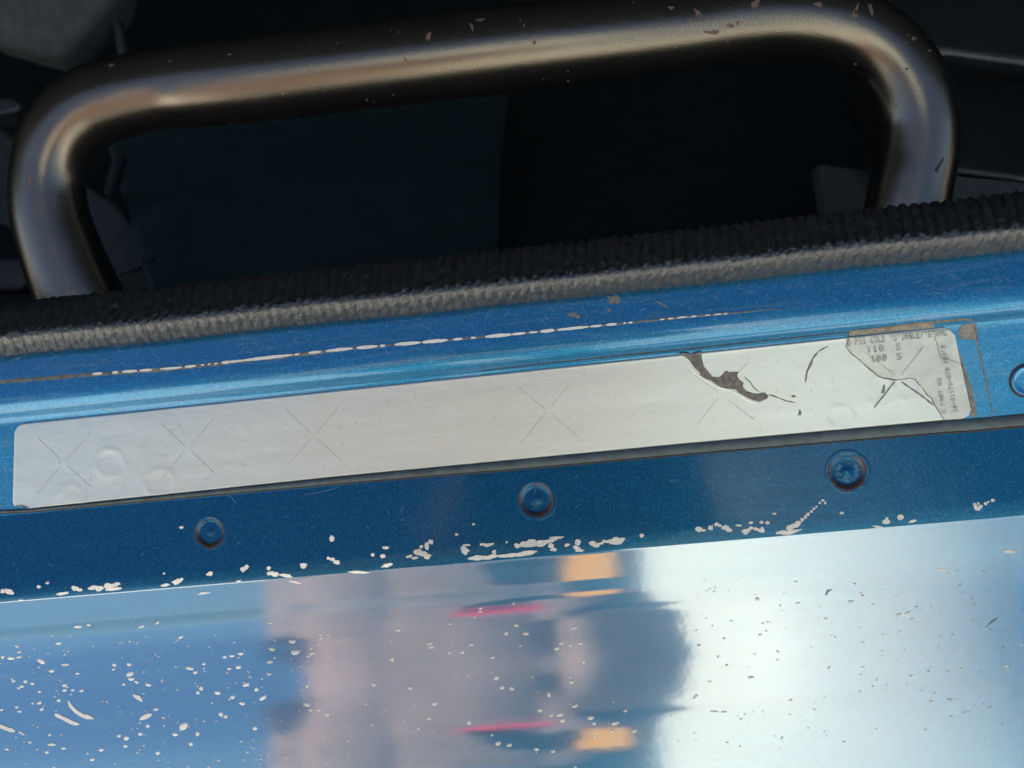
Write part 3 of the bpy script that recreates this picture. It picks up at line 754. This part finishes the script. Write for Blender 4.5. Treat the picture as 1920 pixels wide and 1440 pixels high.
slab('upper_moulding', [(1560, -160), (2100, -160), (2100, 150), (1920, 128), (1770, 108), (1600, 90)], lambda x, y: .60+.00017*(110-y), .05, M_TRIM, trim, .009)
slab('lower_moulding', [(1600, 102), (1770, 120), (1920, 140), (2100, 160), (2100, 365), (1920, 345), (1790, 328), (1690, 318)], lambda x, y: .585+.00019*(330-y), .05, M_TRIM, trim, .007)
tag(slab('carpet_edge', [(1535, 305), (1660, 322), (1790, 333), (2000, 352), (2000, 470), (1560, 470)], .66, .02, M_CARPET, None, .003), 'small dark grey carpet patch just left of the right handle leg', 'carpet', None, 'carpet showing beside the handle leg')
tag(slab('carpet_edge', [(1780, 331), (1790, 329), (2000, 349), (2000, 470), (1770, 470)], .575, .015, M_CARPET, None, .002), 'grey carpet wedge at the right edge between black trim and weatherstrip', 'carpet', None, 'carpet showing beside the handle leg')
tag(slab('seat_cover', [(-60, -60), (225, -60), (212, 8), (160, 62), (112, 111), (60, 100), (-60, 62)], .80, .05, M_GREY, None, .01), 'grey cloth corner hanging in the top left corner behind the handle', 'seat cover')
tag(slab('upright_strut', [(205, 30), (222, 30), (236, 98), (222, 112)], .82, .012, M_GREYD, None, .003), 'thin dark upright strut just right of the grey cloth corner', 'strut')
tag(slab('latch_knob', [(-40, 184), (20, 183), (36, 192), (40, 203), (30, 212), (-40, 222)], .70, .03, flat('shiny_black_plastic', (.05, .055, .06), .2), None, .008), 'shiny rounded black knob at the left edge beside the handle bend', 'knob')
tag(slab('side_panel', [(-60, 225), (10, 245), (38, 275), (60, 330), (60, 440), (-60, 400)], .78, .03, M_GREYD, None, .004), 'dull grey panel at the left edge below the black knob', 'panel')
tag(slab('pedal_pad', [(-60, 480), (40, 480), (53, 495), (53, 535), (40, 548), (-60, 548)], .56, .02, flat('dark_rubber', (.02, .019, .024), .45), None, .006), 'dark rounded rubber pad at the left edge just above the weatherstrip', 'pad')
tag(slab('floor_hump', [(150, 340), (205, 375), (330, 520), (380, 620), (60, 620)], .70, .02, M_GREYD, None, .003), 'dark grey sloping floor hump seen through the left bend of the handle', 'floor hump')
tag(slab('lighter_floor_panel', [(190, 250), (420, 200), (960, 120), (940, 300), (930, 560), (300, 640)], lambda x, y: .80-.00042*(y-200), .02, flat('teal_floor_tone', (.020, .048, .055), .85, nscale=50, amount=.2), None, .006), 'added dark teal panel giving the floor a lighter tone behind the middle of the handle', 'floor panel')  # added panel; its paler colour stands in for faint light on the floor
strap = thing('belt_strap', 'short dark strap with a buckle end lying beyond the left leg of the handle', 'strap')
slab('webbing', [(212, 506), (275, 489), (278, 497), (220, 516)], .672, .006, M_GREYD, strap, .001)
slab('buckle', [(262, 488), (283, 481), (287, 489), (268, 498)], .668, .01, M_CAB, strap, .001)
tag(slab('black_lever', [(212, 285), (232, 288), (206, 372), (190, 362)], .69, .012, M_CAB, None, .004), 'thin black lever hanging inside the left bend of the handle', 'lever')

# ------------------------------------------------------------------ surroundings for the paint to mirror, with an added tank
ZG = -1.05
m = Mat('pale_concrete'); m.set(Roughness=.85)
m.to(m.ramp(m.noise(.9, 8, .65), [(.3, (.46, .43, .38)), (.7, (.60, .57, .51))]), 'Base Color')
g = link('ground', [(-600, -600, ZG), (600, -600, ZG), (600, 600, ZG), (-600, 600, ZG)], [(0, 1, 2, 3)], m.m, smooth=False); g['kind'] = 'structure'
M_WHITEB = flat('white_tank_paint', (.52, .53, .46), .5, nscale=3, amount=.04)
tank = thing('added_reflection_tank', 'added white round tank, unseen, making the pale reflection at the right of the glossy panel', 'tank')
TX, TY, TR = .61, -3.7, .60  # unseen tank, added for its cream-to-blue gradient in the panel
def lathe_z(name, cx, cy, prof_, mat, parent, N=64):
    v, f = [], []
    for q, z in prof_:
        for j in range(N):
            a = 2*math.pi*j/N; v.append((cx+q*math.cos(a), cy+q*math.sin(a), z))
    for i in range(len(prof_)-1):
        for j in range(N):
            k = (j+1) % N; f.append((i*N+j, i*N+k, (i+1)*N+k, (i+1)*N+j))
    return link(name, v, f, mat, parent)
lathe_z('tank_shell', TX, TY, [(TR, ZG+.12), (TR, 2.3), (TR*.93, 2.42), (TR*.7, 2.5), (.001, 2.55)], M_WHITEB, tank)
lathe_z('tank_base', TX, TY, [(TR+.08, ZG), (TR+.08, ZG+.12), (TR-.02, ZG+.121)], M_CARPET, tank)

# the photographer, mirrored in the middle of the glossy panel
def skinned(name, joints, bones, mat, parent, sub=2):
    me = bpy.data.meshes.new(name); keys = list(joints)
    me.from_pydata([joints[k][0] for k in keys], [(keys.index(a), keys.index(b)) for a, b in bones], [])
    o = bpy.data.objects.new(name, me); COL.objects.link(o); o.parent = parent; me.materials.append(mat)
    sk = o.modifiers.new('skin', 'SKIN'); sk.use_smooth_shade = True
    for i, k in enumerate(keys):
        r_ = joints[k][1]; me.skin_vertices[0].data[i].radius = r_ if isinstance(r_, tuple) else (r_, r_)
    me.skin_vertices[0].data[0].use_root = True
    ss = o.modifiers.new('sub', 'SUBSURF'); ss.levels = sub; ss.render_levels = sub
    return o
who = thing('person', 'person in a brown jacket holding up a phone, mirrored in the glossy panel', 'person')
cx_, cy_ = -.16, -1.0
J = {'pelvis': ((cx_, cy_, -.13), .15), 'waist': ((cx_, cy_, .05), .15), 'chest': ((cx_, cy_, .22), .155), 'top': ((cx_, cy_, .385), .11), 'neck': ((cx_, cy_+.02, .49), .055)}
Bn = [('pelvis', 'waist'), ('waist', 'chest'), ('chest', 'top'), ('top', 'neck')]
for s_, sd in ((-1, 'l'), (1, 'r')):          # broad front of the jacket, left and right
    J['fr'+sd] = ((cx_+s_*.10, cy_+.035, .05), .095); J['br'+sd] = ((cx_+s_*.105, cy_+.035, .23), .10); J['hm'+sd] = ((cx_+s_*.095, cy_+.03, -.12), .095)
    Bn += [('pelvis', 'hm'+sd), ('hm'+sd, 'fr'+sd), ('fr'+sd, 'br'+sd), ('br'+sd, 'sh'+sd)]
WR = {-1: (-.345, -.95, -.16), 1: (.045, -.46, .14)}
for s_, sd, el in ((-1, 'l', (-.34, -.99, .08)), (1, 'r', (.0, -.80, .18))):
    J['sh'+sd] = ((cx_+s_*.175, cy_+.01, .375), .082); J['el'+sd] = (el, .055); J['wr'+sd] = (WR[s_], .036)
    Bn += [('top', 'sh'+sd), ('sh'+sd, 'el'+sd), ('el'+sd, 'wr'+sd)]
skinned('jacket', J, Bn, flat('brown_jacket', (.27, .175, .125), .8, nscale=14, amount=.25), who)
J = {'hip': ((cx_, cy_, -.13), (.145, .105))}; Bn = []
for s_, sd in ((-1, 'l'), (1, 'r')):
    J['th'+sd] = ((cx_+s_*.09, cy_, -.25), .09); J['kn'+sd] = ((cx_+s_*.10, cy_+.02, -.59), .062); J['an'+sd] = ((cx_+s_*.10, cy_-.01, -.96), .047); J['he'+sd] = ((cx_+s_*.10, cy_, -1.01), .045); J['to'+sd] = ((cx_+s_*.12, cy_+.17, -1.015), .032)
    Bn += [('hip', 'th'+sd), ('th'+sd, 'kn'+sd), ('kn'+sd, 'an'+sd), ('an'+sd, 'he'+sd), ('he'+sd, 'to'+sd)]
skinned('trousers', J, Bn, flat('dark_trousers', (.03, .035, .05), .85, nscale=20), who)
M_SKIN = flat('skin', (.46, .29, .22), .5, nscale=40, amount=.08)
hz = .605
head = skinned('head', {'c': ((cx_, cy_+.025, hz), (.078, .095)), 'n': ((cx_, cy_+.02, hz-.13), .052), 'ch': ((cx_, cy_+.06, hz-.075), (.045, .04)), 'tp': ((cx_, cy_+.015, hz+.06), (.068, .08)), 'nb': ((cx_, cy_+.115, hz+.0), .012), 'nt': ((cx_, cy_+.135, hz-.035), .013), 'e1': ((cx_-.083, cy_+.01, hz-.01), (.010, .022)), 'e2': ((cx_+.083, cy_+.01, hz-.01), (.010, .022))},
               [('c', 'n'), ('c', 'ch'), ('c', 'tp'), ('c', 'nb'), ('nb', 'nt'), ('c', 'e1'), ('c', 'e2')], M_SKIN, who)
def ball(name, c, rad, mat, parent):
    bm = bmesh.new(); bmesh.ops.create_uvsphere(bm, u_segments=16, v_segments=10, radius=1)
    for q in bm.verts: q.co = Vector((c[0]+q.co.x*rad[0], c[1]+q.co.y*rad[1], c[2]+q.co.z*rad[2]))
    me = bpy.data.meshes.new(name); bm.to_mesh(me); bm.free(); me.materials.append(mat)
    for p in me.polygons: p.use_smooth = True
    o = bpy.data.objects.new(name, me); COL.objects.link(o); o.parent = parent
for s_ in (-1, 1): ball('eye', (cx_+s_*.032, cy_+.102, hz+.008), (.012, .012, .010), flat('eye_white', (.6, .6, .6), .2), head)
ball('mouth', (cx_, cy_+.103, hz-.058), (.024, .008, .006), flat('lips', (.38, .16, .13), .5), head)
ball('hair', (cx_, cy_+.0, hz+.055), (.088, .10, .075), flat('dark_hair', (.02, .015, .012), .6, nscale=300, amount=.5), head)
PC = CAM - W*.022 - UP*.028 - RT*.045
def hand(sgn, wrist):
    w_ = Vector(wrist); edge = PC + RT*sgn*.078 - UP*.01 if sgn > 0 else w_ + Vector((-.01, .03, -.10))
    d_ = (edge-w_); j = {'w': (w_, .026), 'p': (w_+d_*.5, (.036, .016)), 'k': (w_+d_*.8, (.038, .013))}
    b = [('w', 'p'), ('p', 'k')]
    for i in range(4):
        k0 = w_+d_*.86 + (UP if sgn > 0 else Vector((0, 1, 0)))*(.026-.018*i); k1 = k0 + d_.normalized()*(.026-.003*abs(i-1)) - RT*sgn*.004; k2 = k1 - RT*sgn*.022 + d_.normalized()*.012; k3 = k2 - RT*sgn*(.018-.002*i)
        for n_, q, r_ in (('a', k0, .010), ('b', k1, .009), ('c', k2, .0085), ('d', k3, .0075)): j[n_+str(i)] = (q, r_)
        b += [('k', 'a%d' % i), ('a%d' % i, 'b%d' % i), ('b%d' % i, 'c%d' % i), ('c%d' % i, 'd%d' % i)]
    t0 = w_+d_*.45+UP*.028; t1 = w_+d_*.7+UP*.05; t2 = t1+d_.normalized()*.02-RT*sgn*.024
    for n_, q, r_ in (('t0', t0, .013), ('t1', t1, .011), ('t2', t2, .009)): j[n_] = (q, r_)
    b += [('p', 't0'), ('t0', 't1'), ('t1', 't2')]
    skinned('hand', j, b, M_SKIN, who, 1)
hand(-1, WR[-1]); hand(1, WR[1])
mm_ = Mat('amber_glint'); mm_.set(Base_Color=(1, .47, .0), Roughness=.4); M_AMB = mm_.m
mm_ = Mat('red_glint'); mm_.set(Base_Color=(.75, .03, .03), Roughness=.4); M_RED = mm_.m
v, f = [], []; box(v, f, -.048, .004, cy_+.115, cy_+.142, .012, .082); link('glint_block', v, f, M_AMB, who, smooth=False)  # amber block added for the orange glint in the panel
v, f = [], []; box(v, f, cx_+.0, cx_+.09, cy_+.14, cy_+.165, .105, .122); link('glint_block', v, f, M_RED, who, smooth=False)  # red block added for the red glint in the panel
# the phone itself, its lens just behind the picture's viewpoint
bm = bmesh.new(); bmesh.ops.create_cube(bm, size=1)
for q in bm.verts: q.co = PC + RT*q.co.x*.150 + UP*q.co.y*.074 + W*q.co.z*.008
bmesh.ops.bevel(bm, geom=list(bm.edges), offset=.003, segments=3, profile=.5, affect='EDGES')
me = bpy.data.meshes.new('phone'); bm.to_mesh(me); bm.free(); me.materials.append(flat('brown_phone_case', (.30, .22, .18), .6))
o = bpy.data.objects.new('phone', me); COL.objects.link(o)
tag(o, 'phone in a brown case held up by the person mirrored in the panel', 'phone')
